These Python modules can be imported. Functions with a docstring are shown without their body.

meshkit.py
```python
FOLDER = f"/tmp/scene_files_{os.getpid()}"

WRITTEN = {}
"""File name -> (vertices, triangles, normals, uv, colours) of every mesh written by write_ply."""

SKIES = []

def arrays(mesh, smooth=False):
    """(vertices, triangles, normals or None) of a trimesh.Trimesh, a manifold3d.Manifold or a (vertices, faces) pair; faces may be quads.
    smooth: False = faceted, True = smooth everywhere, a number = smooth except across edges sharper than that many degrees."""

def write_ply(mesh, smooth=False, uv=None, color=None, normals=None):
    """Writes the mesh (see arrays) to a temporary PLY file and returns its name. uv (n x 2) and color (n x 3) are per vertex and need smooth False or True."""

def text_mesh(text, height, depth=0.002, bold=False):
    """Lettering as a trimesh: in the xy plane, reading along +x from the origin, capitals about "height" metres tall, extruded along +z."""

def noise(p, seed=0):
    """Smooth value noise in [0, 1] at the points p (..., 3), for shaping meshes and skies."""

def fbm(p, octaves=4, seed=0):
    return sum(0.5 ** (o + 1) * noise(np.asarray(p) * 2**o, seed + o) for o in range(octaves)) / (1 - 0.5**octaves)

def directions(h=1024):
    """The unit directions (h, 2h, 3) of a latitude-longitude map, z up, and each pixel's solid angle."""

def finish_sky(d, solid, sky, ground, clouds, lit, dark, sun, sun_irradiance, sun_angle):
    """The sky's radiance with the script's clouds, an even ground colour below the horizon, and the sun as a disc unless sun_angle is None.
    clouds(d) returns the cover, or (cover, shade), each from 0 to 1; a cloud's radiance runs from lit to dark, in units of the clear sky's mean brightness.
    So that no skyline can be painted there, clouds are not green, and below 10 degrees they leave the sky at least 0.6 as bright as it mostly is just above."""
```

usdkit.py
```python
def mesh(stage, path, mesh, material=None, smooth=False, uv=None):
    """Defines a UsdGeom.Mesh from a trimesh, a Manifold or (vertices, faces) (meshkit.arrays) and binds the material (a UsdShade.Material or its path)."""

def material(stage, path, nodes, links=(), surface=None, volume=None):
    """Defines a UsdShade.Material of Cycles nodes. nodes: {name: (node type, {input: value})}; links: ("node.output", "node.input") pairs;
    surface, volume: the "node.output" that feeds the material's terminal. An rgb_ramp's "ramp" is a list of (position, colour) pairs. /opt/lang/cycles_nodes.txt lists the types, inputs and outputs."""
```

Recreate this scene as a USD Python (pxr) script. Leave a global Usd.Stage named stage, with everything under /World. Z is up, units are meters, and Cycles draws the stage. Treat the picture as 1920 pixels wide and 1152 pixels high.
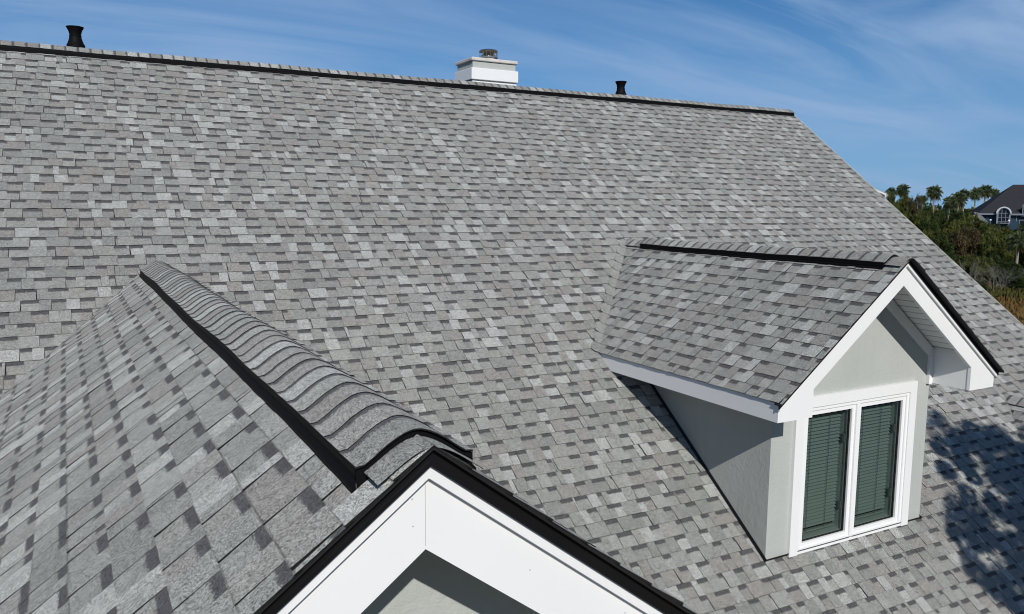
import math, random
import numpy as np, trimesh, usdkit
from meshkit import fbm, noise
from shapely.geometry import Polygon, box as sbox
from pxr import Usd, UsdGeom, UsdLux, UsdShade, Gf, Sdf, Vt

stage = Usd.Stage.CreateInMemory()
UsdGeom.SetStageUpAxis(stage, UsdGeom.Tokens.z)
UsdGeom.SetStageMetersPerUnit(stage, 1.0)
UsdGeom.Xform.Define(stage, '/World'); UsdGeom.Scope.Define(stage, '/World/Looks')
random.seed(7); RNG = np.random.default_rng(7)

# ------------------------------------------------------------------ camera, sky, sun, exposure
YAW, PITCH, ROLL, FPX = 0.5027, -0.1267, 0.0085, 1520.86
EYE = np.array([-12.6245, -11.6995, -1.8555])
EXPOSURE = -0.27
_cy, _sy, _cp, _sp = math.cos(YAW), math.sin(YAW), math.cos(PITCH), math.sin(PITCH)
FWD = np.array([_sy*_cp, _cy*_cp, _sp]); _r = np.array([_cy, -_sy, 0.0]); _u = np.cross(_r, FWD)
RIGHT = math.cos(ROLL)*_r + math.sin(ROLL)*_u; UP = -math.sin(ROLL)*_r + math.cos(ROLL)*_u
cam = UsdGeom.Camera.Define(stage, '/World/camera')
_m = np.eye(4); _m[0, :3] = RIGHT; _m[1, :3] = UP; _m[2, :3] = -FWD; _m[3, :3] = EYE
cam.AddTransformOp().Set(Gf.Matrix4d(*_m.ravel().tolist()))
cam.CreateHorizontalApertureAttr(36.0); cam.CreateVerticalApertureAttr(36.0*614/1024)
cam.CreateFocalLengthAttr(FPX/1920*36.0); cam.CreateClippingRangeAttr(Gf.Vec2f(0.1, 20000.0))
cam.CreateExposureAttr(EXPOSURE)

SUN_TO = np.array([-0.32, -1.0, 0.684]); SUN_TO /= np.linalg.norm(SUN_TO)
SUN_ELEV, SUN_ROT = math.asin(SUN_TO[2]), math.atan2(SUN_TO[0], SUN_TO[1])
sun = UsdLux.DistantLight.Define(stage, '/World/sun')
sun.CreateNormalizeAttr(True); sun.CreateIntensityAttr(1.23); sun.CreateAngleAttr(0.53); sun.CreateColorAttr(Gf.Vec3f(1.0, 0.955, 0.89))
_z = SUN_TO; _x = np.cross([0, 0, 1], _z); _x /= np.linalg.norm(_x); _y = np.cross(_z, _x)
_m = np.eye(4); _m[0, :3] = _x; _m[1, :3] = _y; _m[2, :3] = _z
sun.AddTransformOp().Set(Gf.Matrix4d(*_m.ravel().tolist()))

SKY_STRENGTH = 0.078
sky_mat = usdkit.material(stage, '/World/Looks/sky_air', {
    'sky': ('sky_texture', {'sky_type': 'single_scattering', 'sun_disc': False, 'sun_elevation': SUN_ELEV, 'sun_rotation': SUN_ROT, 'altitude': 3000.0, 'air_density': 1.0, 'aerosol_density': 0.1, 'ozone_density': 6.0}),
    'tc': ('texture_coordinate', {}), 'sep': ('separate_xyz', {}),
    'zc': ('math', {'math_type': 'maximum', 'value2': 0.0}), 'zp': ('math', {'math_type': 'add', 'value2': 0.16}),
    'px': ('math', {'math_type': 'divide'}), 'py': ('math', {'math_type': 'divide'}), 'cx': ('combine_xyz', {'z': 0.0}),
    'rot': ('mapping', {'rotation': (0, 0, -0.35), 'scale': (0.30, 1.0, 1.0)}),
    'n1': ('noise_texture', {'scale': 2.2, 'detail': 6.0, 'roughness': 0.55, 'distortion': 0.9}),
    'rot2': ('mapping', {'rotation': (0, 0, 0.15), 'location': (3.1, 1.7, 0), 'scale': (0.5, 0.8, 1.0)}),
    'n2': ('noise_texture', {'scale': 0.55, 'detail': 3.0, 'roughness': 0.5, 'distortion': 0.3}),
    'r1': ('map_range', {'from_min': 0.34, 'from_max': 0.64, 'to_min': 0.0, 'to_max': 1.0, 'clamp': True}),
    'r2': ('map_range', {'from_min': 0.33, 'from_max': 0.66, 'to_min': 0.15, 'to_max': 1.0, 'clamp': True}),
    'cov': ('math', {'math_type': 'multiply'}), 'cov2': ('math', {'math_type': 'multiply', 'value2': 1.0}),
    'up': ('map_range', {'from_min': 0.0, 'from_max': 0.02, 'to_min': 0.0, 'to_max': 1.0, 'clamp': True}), 'cov3': ('math', {'math_type': 'multiply'}),
    'tint': ('mix', {'mix_type': 'multiply', 'fac': 1.0, 'color2': (0.33, 0.92, 1.18)}),
    'hz': ('map_range', {'from_min': 0.0, 'from_max': 0.30, 'to_min': 0.92, 'to_max': 0.0, 'clamp': True}), 'haze': ('mix', {'color2': (3.3, 5.9, 9.2)}),
    'mix': ('mix', {'color2': (4.4, 6.6, 10.2)}),
    'bg': ('background_shader', {'strength': SKY_STRENGTH})},
    [('tc.generated', 'sep.vector'), ('sep.z', 'zc.value1'), ('zc.value', 'zp.value1'), ('sep.x', 'px.value1'), ('zp.value', 'px.value2'),
     ('sep.y', 'py.value1'), ('zp.value', 'py.value2'), ('px.value', 'cx.x'), ('py.value', 'cx.y'), ('cx.vector', 'rot.vector'), ('rot.vector', 'n1.vector'),
     ('cx.vector', 'rot2.vector'), ('rot2.vector', 'n2.vector'), ('n1.fac', 'r1.value'), ('n2.fac', 'r2.value'), ('r1.result', 'cov.value1'), ('r2.result', 'cov.value2'),
     ('cov.value', 'cov2.value1'), ('sep.z', 'up.value'), ('cov2.value', 'cov3.value1'), ('up.result', 'cov3.value2'), ('cov3.value', 'mix.fac'), ('sky.color', 'tint.color1'), ('sep.z', 'hz.value'), ('tint.color', 'haze.color1'), ('hz.result', 'haze.fac'), ('haze.color', 'mix.color1'), ('mix.color', 'bg.color')],
    surface='bg.background')
dome = UsdLux.DomeLight.Define(stage, '/World/sky')
dome.CreateIntensityAttr(1.0)
UsdShade.MaterialBindingAPI.Apply(dome.GetPrim()).Bind(sky_mat)
dome.GetPrim().SetCustomDataByKey('kind', 'structure')

def at(px, py, depth):
    """The point that lies the given distance ahead in the direction of a point of the 1920 x 1152 photograph."""
    return EYE + (FWD + RIGHT*(px-960)/FPX - UP*(py-576)/FPX)*depth
def project(P):
    d = np.asarray(P, float)-EYE; z = np.maximum(d@FWD, 0.05)
    return np.stack([960+FPX*(d@RIGHT)/z, 576-FPX*(d@UP)/z], -1)

# ------------------------------------------------------------------ helpers
class MB:
    """Collects triangles; build() makes them one Mesh prim."""
    def __init__(s): s.v = []; s.f = []; s.n = 0; s.b = []; s.uv = []
    def add(s, v, f, blend=None, uv=None):
        v = np.asarray(v, float); f = np.asarray(f, int)
        if f.shape[1] == 4: f = np.vstack([f[:, [0, 1, 2]], f[:, [0, 2, 3]]])
        s.v.append(v); s.f.append(f+s.n); s.n += len(v)
        if blend is not None:
            s.b.append(np.broadcast_to(blend, (len(v),)).astype(np.float32)); s.uv.append(np.asarray(uv, np.float32))
        return s
    def tm(s, m): return s.add(m.vertices, m.faces)
    def box(s, lo, hi, bevel=0.0):
        lo, hi = np.minimum(lo, hi), np.maximum(lo, hi)
        m = trimesh.creation.box(extents=np.asarray(hi, float)-lo)
        if bevel:
            m = rounded_box(np.asarray(hi, float)-lo, bevel)
        m.apply_translation((np.asarray(lo, float)+hi)/2); return s.tm(m)
    def poly_y(s, pts, y0, y1):
        """A polygon of the x-z plane (list or shapely) carried from y0 to y1."""
        g = pts if hasattr(pts, 'exterior') else Polygon(pts)
        m = trimesh.creation.extrude_polygon(g, abs(y1-y0), engine='earcut')
        v = np.array(m.vertices); s.add(np.stack([v[:, 0], max(y0, y1)-v[:, 2], v[:, 1]], 1), m.faces); return s
    def poly_x(s, pts, x0, x1):
        """A polygon of the y-z plane carried from x0 to x1."""
        g = pts if hasattr(pts, 'exterior') else Polygon(pts)
        m = trimesh.creation.extrude_polygon(g, abs(x1-x0), engine='earcut')
        v = np.array(m.vertices); s.add(np.stack([min(x0, x1)+v[:, 2], v[:, 0], v[:, 1]], 1), m.faces); return s
    def tube(s, pts, radii, sides=7, cap=True):
        p = np.asarray(pts, float); r = np.broadcast_to(radii, (len(p),)); t = np.gradient(p, axis=0); t /= np.linalg.norm(t, axis=1, keepdims=True)+1e-12
        a = np.cross(t, np.where(np.abs(t[:, 2:]) < 0.9, [0, 0, 1.0], [1.0, 0, 0])); a /= np.linalg.norm(a, axis=1, keepdims=True); b = np.cross(t, a)
        g = np.arange(sides)*2*np.pi/sides
        v = (p[:, None]+r[:, None, None]*(np.cos(g)[None, :, None]*a[:, None]+np.sin(g)[None, :, None]*b[:, None])).reshape(-1, 3)
        f = [[i*sides+j, i*sides+(j+1) % sides, (i+1)*sides+(j+1) % sides, (i+1)*sides+j] for i in range(len(p)-1) for j in range(sides)]
        f = np.array(f); f = np.vstack([f[:, [0, 1, 2]], f[:, [0, 2, 3]]])
        if cap:
            n = len(v); v = np.vstack([v, p[0], p[-1]]); k = (len(p)-1)*sides
            f = np.vstack([f, [[n, (j+1) % sides, j] for j in range(sides)], [[n+1, k+j, k+(j+1) % sides] for j in range(sides)]])
        return s.add(v, f)
    def lathe(s, prof, c, sides=28):
        prof = np.asarray(prof, float); g = np.arange(sides)*2*np.pi/sides
        v = np.stack([c[0]+prof[:, 0, None]*np.cos(g), c[1]+prof[:, 0, None]*np.sin(g), c[2]+np.broadcast_to(prof[:, 1, None], (len(prof), sides))], -1).reshape(-1, 3)
        f = [[i*sides+j, i*sides+(j+1) % sides, (i+1)*sides+(j+1) % sides, (i+1)*sides+j] for i in range(len(prof)-1) for j in range(sides)]
        return s.add(v, f)
    def arrays(s): return np.vstack(s.v), np.vstack(s.f)
    def build(s, name, mat, parent=None, smooth=False):
        v, f = s.arrays()
        m = obj(name, (v, f), mat, parent, smooth, uv=np.vstack(s.uv) if s.uv else None)
        if s.b: UsdGeom.PrimvarsAPI(m).CreatePrimvar('blend', Sdf.ValueTypeNames.FloatArray, 'vertex').Set(Vt.FloatArray.FromNumpy(np.concatenate(s.b)))
        return m

def rounded_box(ext, r):
    e = np.asarray(ext, float)/2; v = []
    for sx in (-1, 1):
        for sy in (-1, 1):
            for sz in (-1, 1):
                c = np.array([sx, sy, sz])*e
                for k in range(3):
                    q = c.copy()
                    for j in range(3):
                        if j != k: q[j] -= np.sign(c[j])*min(r, e[j]*0.9)
                    v.append(q)
    return trimesh.convex.convex_hull(np.array(v))

def numbered(parent, name):
    base = f'{parent}/{name}'; path = base; k = 0
    while stage.GetPrimAtPath(path): k += 1; path = f'{base}_{k:03d}'
    return path
_count = {}
def fresh(parent, name):
    k = _count.get((parent, name), -1)+1; _count[(parent, name)] = k
    return f'{parent}/{name}' if k == 0 else f'{parent}/{name}_{k:03d}'
def where(parent): return '/World' if parent is None else str((parent.GetPrim() if hasattr(parent, 'GetPrim') else parent).GetPath())
def obj(name, mesh, mat, parent=None, smooth=False, uv=None):
    return usdkit.mesh(stage, fresh(where(parent), name), mesh, mat, smooth, uv)
def tag(o, label=None, cat=None, group=None, kind=None):
    p = o.GetPrim() if hasattr(o, 'GetPrim') else o
    for k, v in (('label', label), ('category', cat), ('group', group), ('kind', kind)):
        if v: p.SetCustomDataByKey(k, v)
    return o
def thing(name, label, cat, loc=(0, 0, 0), rotz=0.0, scale=1.0, group=None):
    x = UsdGeom.Xform.Define(stage, fresh('/World', name))
    x.AddTranslateOp().Set(Gf.Vec3d(*map(float, loc))); x.AddRotateZOp().Set(float(rotz))
    x.AddScaleOp().Set(Gf.Vec3f(*np.broadcast_to(np.asarray(scale, float), (3,)).tolist()))
    return tag(x, label, cat, group)
def copy_of(src, label, loc, rotz, scale, group=None):
    d = src.GetPrim().GetCustomData()
    x = thing(src.GetPrim().GetName().rstrip('0123456789_') or 'copy', label, d['category'], loc, rotz, scale, group or d.get('group'))
    x.GetPrim().GetReferences().AddInternalReference(src.GetPrim().GetPath()); x.GetPrim().SetInstanceable(True)
    return x

# ------------------------------------------------------------------ materials
L = '/World/Looks/'
def plain(name, col, rough=0.6, spec=0.4, metallic=0.0, var=0.06, scale=3.0, bump=0.0, bscale=60.0, bdist=0.003, detail=4.0):
    c = np.asarray(col, float)
    nodes = {'g': ('geometry', {}), 'n': ('noise_texture', {'scale': scale, 'detail': detail}),
             'r': ('rgb_ramp', {'ramp': [(0.3, c*(1-var)), (0.7, np.minimum(c*(1+var), 0.95))]}),
             'p': ('principled_bsdf', {'roughness': rough, 'specular_ior_level': spec, 'metallic': metallic})}
    links = [('g.position', 'n.vector'), ('n.fac', 'r.fac'), ('r.color', 'p.base_color')]
    if bump:
        nodes['n2'] = ('noise_texture', {'scale': bscale, 'detail': 5.0, 'roughness': 0.6}); nodes['b'] = ('bump', {'strength': bump, 'distance': bdist})
        links += [('g.position', 'n2.vector'), ('n2.fac', 'b.height'), ('b.normal', 'p.normal')]
    return usdkit.material(stage, L+name, nodes, links, surface='p.BSDF')

# shingle granules: "blend" picks one of the granule blends of a tab, "st" runs along and down the exposed part of a tab
BLENDS = [(0.312, 0.320, 0.308), (0.222, 0.230, 0.216), (0.219, 0.212, 0.199), (0.198, 0.204, 0.193), (0.258, 0.265, 0.250), (0.009, 0.009, 0.0095), (0.236, 0.236, 0.221), (0.070, 0.070, 0.073)]
NB = len(BLENDS)
def code(i): return (i+0.5)/NB
_ramp = []
for i, c in enumerate(BLENDS): _ramp += [((i+0.02)/NB, c), ((i+0.98)/NB, c)]
shingle_mat = usdkit.material(stage, L+'shingle_granules', {
    'g': ('geometry', {}), 'a': ('attribute', {'attribute': 'blend'}), 'ramp': ('rgb_ramp', {'ramp': _ramp, 'interpolate': True}),
    'uv': ('attribute', {'attribute': 'st'}), 'sep': ('separate_xyz', {}),
    'v': ('voronoi_texture', {'scale': 330.0}), 'vs': ('separate_color', {}),
    'v2': ('voronoi_texture', {'scale': 620.0}), 'vs2': ('separate_color', {}),
    'gr': ('map_range', {'from_min': 0.0, 'from_max': 1.0, 'to_min': 0.22, 'to_max': 1.85}),
    'gr2': ('map_range', {'from_min': 0.0, 'from_max': 1.0, 'to_min': 0.8, 'to_max': 1.2}),
    'n': ('noise_texture', {'scale': 30.0, 'detail': 3.0}), 'nr': ('map_range', {'from_min': 0.25, 'from_max': 0.75, 'to_min': 0.86, 'to_max': 1.14}),
    'w': ('noise_texture', {'scale': 0.8, 'detail': 4.0}), 'wr': ('map_range', {'from_min': 0.3, 'from_max': 0.7, 'to_min': 0.94, 'to_max': 1.06}),
    'm1': ('math', {'math_type': 'multiply'}), 'm2': ('math', {'math_type': 'multiply'}), 'm3': ('math', {'math_type': 'multiply'}),
    'bn': ('math', {'math_type': 'multiply_add', 'value2': 0.010}), 'bs': ('math', {'math_type': 'multiply_add', 'value2': 0.012}),
    'band': ('map_range', {'from_min': 0.050, 'from_max': 0.053, 'to_min': 1.0, 'to_max': 0.0, 'clamp': True}),
    'fr': ('math', {'math_type': 'fraction'}), 'rim': ('map_range', {'from_min': 0.1408, 'from_max': 0.1422, 'to_min': 1.0, 'to_max': 0.6, 'clamp': True}), 'm4': ('math', {'math_type': 'multiply'}),
    'mix': ('mix_color', {'b': BLENDS[7]}), 'mul': ('vector_math', {'math_type': 'scale'}),
    'b': ('bump', {'strength': 0.35, 'distance': 0.0012}),
    'p': ('principled_bsdf', {'roughness': 0.85, 'specular_ior_level': 0.3, 'diffuse_roughness': 0.5})},
    [('a.fac', 'ramp.fac'), ('uv.vector', 'sep.vector'), ('g.position', 'v.vector'), ('g.position', 'v2.vector'), ('v.color', 'vs.color'), ('v2.color', 'vs2.color'), ('vs.r', 'gr.value'), ('vs2.g', 'gr2.value'),
     ('g.position', 'n.vector'), ('n.fac', 'nr.value'), ('g.position', 'w.vector'), ('w.fac', 'wr.value'),
     ('gr.result', 'm1.value1'), ('gr2.result', 'm1.value2'), ('m1.value', 'm2.value1'), ('nr.result', 'm2.value2'), ('m2.value', 'm3.value1'), ('wr.result', 'm3.value2'),
     ('n.fac', 'bn.value1'), ('sep.y', 'bn.value3'), ('vs.g', 'bs.value1'), ('bn.value', 'bs.value3'), ('bs.value', 'band.value'),
     ('band.result', 'mix.fac'), ('ramp.color', 'mix.a'), ('mix.result', 'mul.vector1'), ('sep.y', 'fr.value1'), ('fr.value', 'rim.value'), ('m3.value', 'm4.value1'), ('rim.result', 'm4.value2'), ('m4.value', 'mul.scale'), ('mul.vector', 'p.base_color'),
     ('vs.r', 'b.height'), ('b.normal', 'p.normal')], surface='p.BSDF')
felt = plain('roof_felt', (0.02, 0.02, 0.021), 0.9, 0.2)
black_plastic = plain('black_vent_plastic', (0.005, 0.005, 0.0056), 0.6, 0.08, bump=0.15, bscale=40)
black_metal = plain('black_drip_metal', (0.007, 0.007, 0.008), 0.4, 0.25, var=0.15)
white_paint = plain('white_trim_paint', (0.755, 0.765, 0.765), 0.45, 0.4, var=0.015, scale=2.0, bump=0.05, bscale=25)
white_vinyl = plain('white_window_vinyl', (0.80, 0.81, 0.81), 0.3, 0.5, var=0.01)
soffit_mat = plain('soffit_vinyl', (0.70, 0.72, 0.70), 0.5, 0.4, var=0.02)
caulk = plain('grey_caulk', (0.42, 0.42, 0.41), 0.7, 0.3)
stucco = usdkit.material(stage, L+'stucco', {
    'g': ('geometry', {}), 'n': ('noise_texture', {'scale': 1.3, 'detail': 6.0}), 'r': ('rgb_ramp', {'ramp': [(0.3, (0.40, 0.425, 0.405)), (0.7, (0.435, 0.46, 0.44))]}),
    'n2': ('noise_texture', {'scale': 26.0, 'detail': 6.0, 'roughness': 0.65, 'distortion': 0.6}), 'n3': ('noise_texture', {'scale': 150.0, 'detail': 3.0}), 'n4': ('noise_texture', {'scale': 7.0, 'detail': 3.0, 'distortion': 1.0}),
    'a': ('math', {'math_type': 'multiply_add', 'value2': 0.35}), 'a2': ('math', {'math_type': 'multiply_add', 'value2': 0.5}), 'b': ('bump', {'strength': 0.6, 'distance': 0.0075}),
    'mp': ('mapping', {'scale': (4.0, 4.0, 0.35)}), 'ns': ('noise_texture', {'scale': 2.0, 'detail': 5.0, 'roughness': 0.65}), 'rs': ('rgb_ramp', {'ramp': [(0.34, (0.965, 0.962, 0.955)), (0.56, (1.0, 1.0, 1.0))]}), 'ms': ('mix', {'mix_type': 'multiply', 'fac': 1.0}),
    'p': ('principled_bsdf', {'roughness': 0.85, 'specular_ior_level': 0.25})},
    [('g.position', 'n.vector'), ('n.fac', 'r.fac'), ('g.position', 'mp.vector'), ('mp.vector', 'ns.vector'), ('ns.fac', 'rs.fac'), ('r.color', 'ms.color1'), ('rs.color', 'ms.color2'), ('ms.color', 'p.base_color'), ('g.position', 'n2.vector'), ('g.position', 'n3.vector'), ('g.position', 'n4.vector'),
     ('n3.fac', 'a.value1'), ('n2.fac', 'a.value3'), ('n4.fac', 'a2.value1'), ('a.value', 'a2.value3'), ('a2.value', 'b.height'), ('b.normal', 'p.normal')], surface='p.BSDF')
glass = usdkit.material(stage, L+'window_glass', {
    't': ('transparent_bsdf', {'color': (0.455, 0.535, 0.52)}), 'gl': ('glossy_bsdf', {'color': (0.9, 0.95, 0.93), 'roughness': 0.01}), 'f': ('fresnel', {'IOR': 1.6}), 'm': ('mix_closure', {})},
    [('f.fac', 'm.fac'), ('t.BSDF', 'm.closure1'), ('gl.BSDF', 'm.closure2')], surface='m.closure')
blind_mat = plain('blind_vinyl', (0.48, 0.51, 0.50), 0.5, 0.4, var=0.03)
room_mat = plain('room_paint', (0.26, 0.28, 0.27), 0.8, 0.2)
steel = plain('stainless_steel', (0.62, 0.58, 0.54), 0.28, 0.5, metallic=1.0, var=0.12, scale=9)
concrete = plain('chimney_crown_concrete', (0.56, 0.54, 0.50), 0.85, 0.2, var=0.12, scale=6, bump=0.2)

# ------------------------------------------------------------------ the house: dimensions
T, E = 0.757, 0.1429                   # slope of the roofs, exposed height of a course
CA = 1/math.hypot(1, T); SA = T*CA     # cosine, sine
X0, XL, YE = 0.0, -18.6, -8.5          # main roof: right rake, left rake, eave
GX, GZ, GY, GD = -11.883, -2.427, -9.971, 3.4   # left gable: ridge x, ridge z, front edge y, half width
DX, DZ, DY, DD, DT = -6.135, -2.300, -7.155, 1.50, 0.765   # dormer: ridge x, z, front y, half width, slope
DCA = 1/math.hypot(1, DT)
WX1, WX2, WY = -7.222, -5.029, -6.675  # dormer walls
PX, PZ, PD, PY = -1.88, -4.285, 1.55, -9.6      # small gable at the lower right
GROUND = -11.0
house = thing('house', 'large house with grey shingled roof, white trim, dormer and front gable seen close from above', 'house')

# ------------------------------------------------------------------ shingles
def pick(r):
    x = r.random()
    return 0 if x < 0.185 else 1 if x < 0.42 else 2 if x < 0.59 else 3 if x < 0.74 else 4 if x < 0.88 else 6
def shingle_face(O, U, V, N, s0, s1, lo, hi, seed, drop=None, wob=1.0):
    """Lays courses of laminated shingles on a plane: O origin, U along the courses, V down the slope, N out. lo(s), hi(s): limits along U at s metres down. Returns pieces (v, f, blend, st, centre)."""
    r = random.Random(seed); out = []; O, U, V, N = (np.asarray(a, float) for a in (O, U, V, N))
    k = 0
    while s0+k*E < s1-0.02:
        a0, a1 = s0+k*E, min(s0+(k+1)*E, s1); k += 1
        L0, L1, H0, H1 = lo(a0), lo(a1), hi(a0), hi(a1)
        if a1 < 0.03: continue
        u, end = min(L0, L1)-r.random()*0.9, max(H0, H1)
        nxt_joint = u+r.uniform(0.3, 1.0); tooth = r.random() < 0.5; prev = 1
        cv = r.uniform(-0.002, 0.002)*wob
        while u < end:
            w = r.uniform(0.085, 0.20) if tooth else r.uniform(0.08, 0.165)
            if r.random() < 0.10: w *= 0.45
            joint = u+w >= nxt_joint
            if joint: w = max(nxt_joint-u, 0.02); nxt_joint += 1.0
            ua, ub = u, u+w-(0.0035 if joint else 0.0); sl = r.uniform(-0.006, 0.006)*wob
            c = pick(r)
            if c == 0 and prev == 0: c = 4
            elif r.random() < 0.15 and prev != 0: c = prev
            if not tooth and r.random() < 0.22 and c == 0: c = 1
            prev = c
            pieces = [(ua, ub, c)]
            if w > 0.15 and r.random() < 0.30:   # a blend that changes within the tab
                q = ua+w*r.uniform(0.3, 0.7); pieces = [(ua, q, c), (q, ub, pick(r))]
            h1 = (0.0068 if tooth else 0.0038)+r.uniform(0, 0.0008); lift = r.uniform(0, 0.0008) if r.random() < 0.93 else r.uniform(0.001, 0.004)
            dv = r.uniform(-0.0012, 0.0012)*wob+cv+0.004*math.sin(u*0.9+k*1.3)*wob
            for pa, pb, pc in pieces:
                ja, jb = (0.0005 if pa == ua else 0.0), (0.0005 if pb == ub else 0.0)
                t0, t1 = max(pa+ja, L0), min(pb-jb, H0); b0, b1 = max(pa+ja+sl, L1), min(pb-jb+sl, H1)
                if t1-t0 < 0.002 and b1-b0 < 0.002: continue
                t1 = max(t1, t0); b1 = max(b1, b0)
                B = a1+dv; hb = h1+lift
                A = max(a0-0.02, 0.0)
                def P(uu, ss, hh): return O+U*uu+V*ss+N*hh
                v = [P(t0, A, 0.0006), P(t1, A, 0.0006), P(b1, B, hb), P(b0, B, hb),
                     P(b0, B, hb), P(b1, B, hb), P(b1, B-0.001, -0.001), P(b0, B-0.001, -0.001),
                     P(t0, A, 0.0006), P(b0, B, hb), P(b0, B, -0.001), P(t0, A, -0.003),
                     P(t1, A, 0.0006), P(t1, A, -0.003), P(b1, B, -0.001), P(b1, B, hb)]
                f = [[0, 3, 2, 1], [4, 7, 6, 5], [8, 11, 10, 9], [12, 15, 14, 13]]
                off = 1.0 if tooth else 0.0
                st = [(t0, off-0.02), (t1, off-0.02), (b1, off+B-a0), (b0, off+B-a0)]+[(0, 1)]*12
                bl = np.full(16, code(5), np.float32); bl[:4] = code(pc)
                cen = np.mean(v[:4], 0)
                if drop is not None and drop(cen): continue
                out.append((np.array(v), f, bl, st, cen))
            u += w; tooth = not tooth
            if joint and r.random() < 0.5: tooth = not tooth
    return out
def lay(pieces, deck, most=300, hidden=None):
    """The pieces that show largest become shingles of their own under the deck, the others one joined field."""
    cen = np.array([p[4] for p in pieces]); q = np.array([p[0][:4] for p in pieces]); pr = project(q.reshape(-1, 3)).reshape(-1, 4, 2)
    x, y = pr[..., 0], pr[..., 1]
    area = 0.5*np.abs(sum(x[:, i]*y[:, (i+1) % 4]-x[:, (i+1) % 4]*y[:, i] for i in range(4)))
    c2 = pr.mean(1); seen = ((cen-EYE)@FWD > 0.3)&(c2[:, 0] > 0)&(c2[:, 0] < 1920)&(c2[:, 1] > 0)&(c2[:, 1] < 1152)
    if hidden is not None: seen &= ~np.array([hidden(c) for c in cen])
    area = np.where(seen, area, 0); order = np.argsort(-area); own = set(int(i) for i in order[:most] if area[i] > 0)
    field = MB()
    for i, (v, f, bl, st, _) in enumerate(pieces):
        if i in own: MB().add(v, f, bl, st).build('shingle', shingle_mat, deck)
        else: field.add(v, f, bl, st)
    if field.n: tag(field.build('shingle_field', shingle_mat, deck), kind='stuff')

# --- main roof
dk = MB().poly_x([(YE, YE*T-0.012), (0, -0.012), (-YE, YE*T-0.012), (-YE, YE*T-0.12), (0, -0.13), (YE, YE*T-0.12)], XL+0.01, X0-0.012)
main_roof = tag(dk.build('main_roof', felt, house), 'main roof slope of grey laminated shingles')
def gz(x): return GZ-T*abs(x-GX)
def dz(x): return DZ-DT*abs(x-DX)
def inside(c):
    x, y, z = c
    if abs(x-GX) < GD and y > GY+0.3 and gz(x) > z+0.22: return True
    if WX1+0.05 < x < WX2-0.05 and y > WY+0.05 and dz(x) > z+0.12: return True
    return False
def main_hidden(c):
    x, y, z = c
    if abs(x-GX) < GD and y > GY and gz(x) > z: return True
    if abs(x-DX) < DD and y > DY and dz(x) > z: return True
    d = c-EYE   # behind the near gable's face
    if d[1] > 1.75:
        k = (GY-EYE[1])/d[1]; xx, zz = EYE[0]+k*d[0], EYE[2]+k*d[2]
        if zz < GZ-T*abs(xx-GX): return True
    k = (WY-EYE[1])/d[1] if d[1] > 1 else 0
    if 0 < k < 1:
        xx, zz = EYE[0]+k*d[0], EYE[2]+k*d[2]
        if WX1 < xx < WX2 and WY*T < zz < dz(xx): return True
    return False
pcs = shingle_face((0, 0, 0), (1, 0, 0), (0, -CA, -SA), (0, -SA, CA), 0.2235-E, -YE/CA, lambda s: XL, lambda s: X0, 11, drop=inside)
lay(pcs, main_roof, 300, main_hidden)

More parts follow.
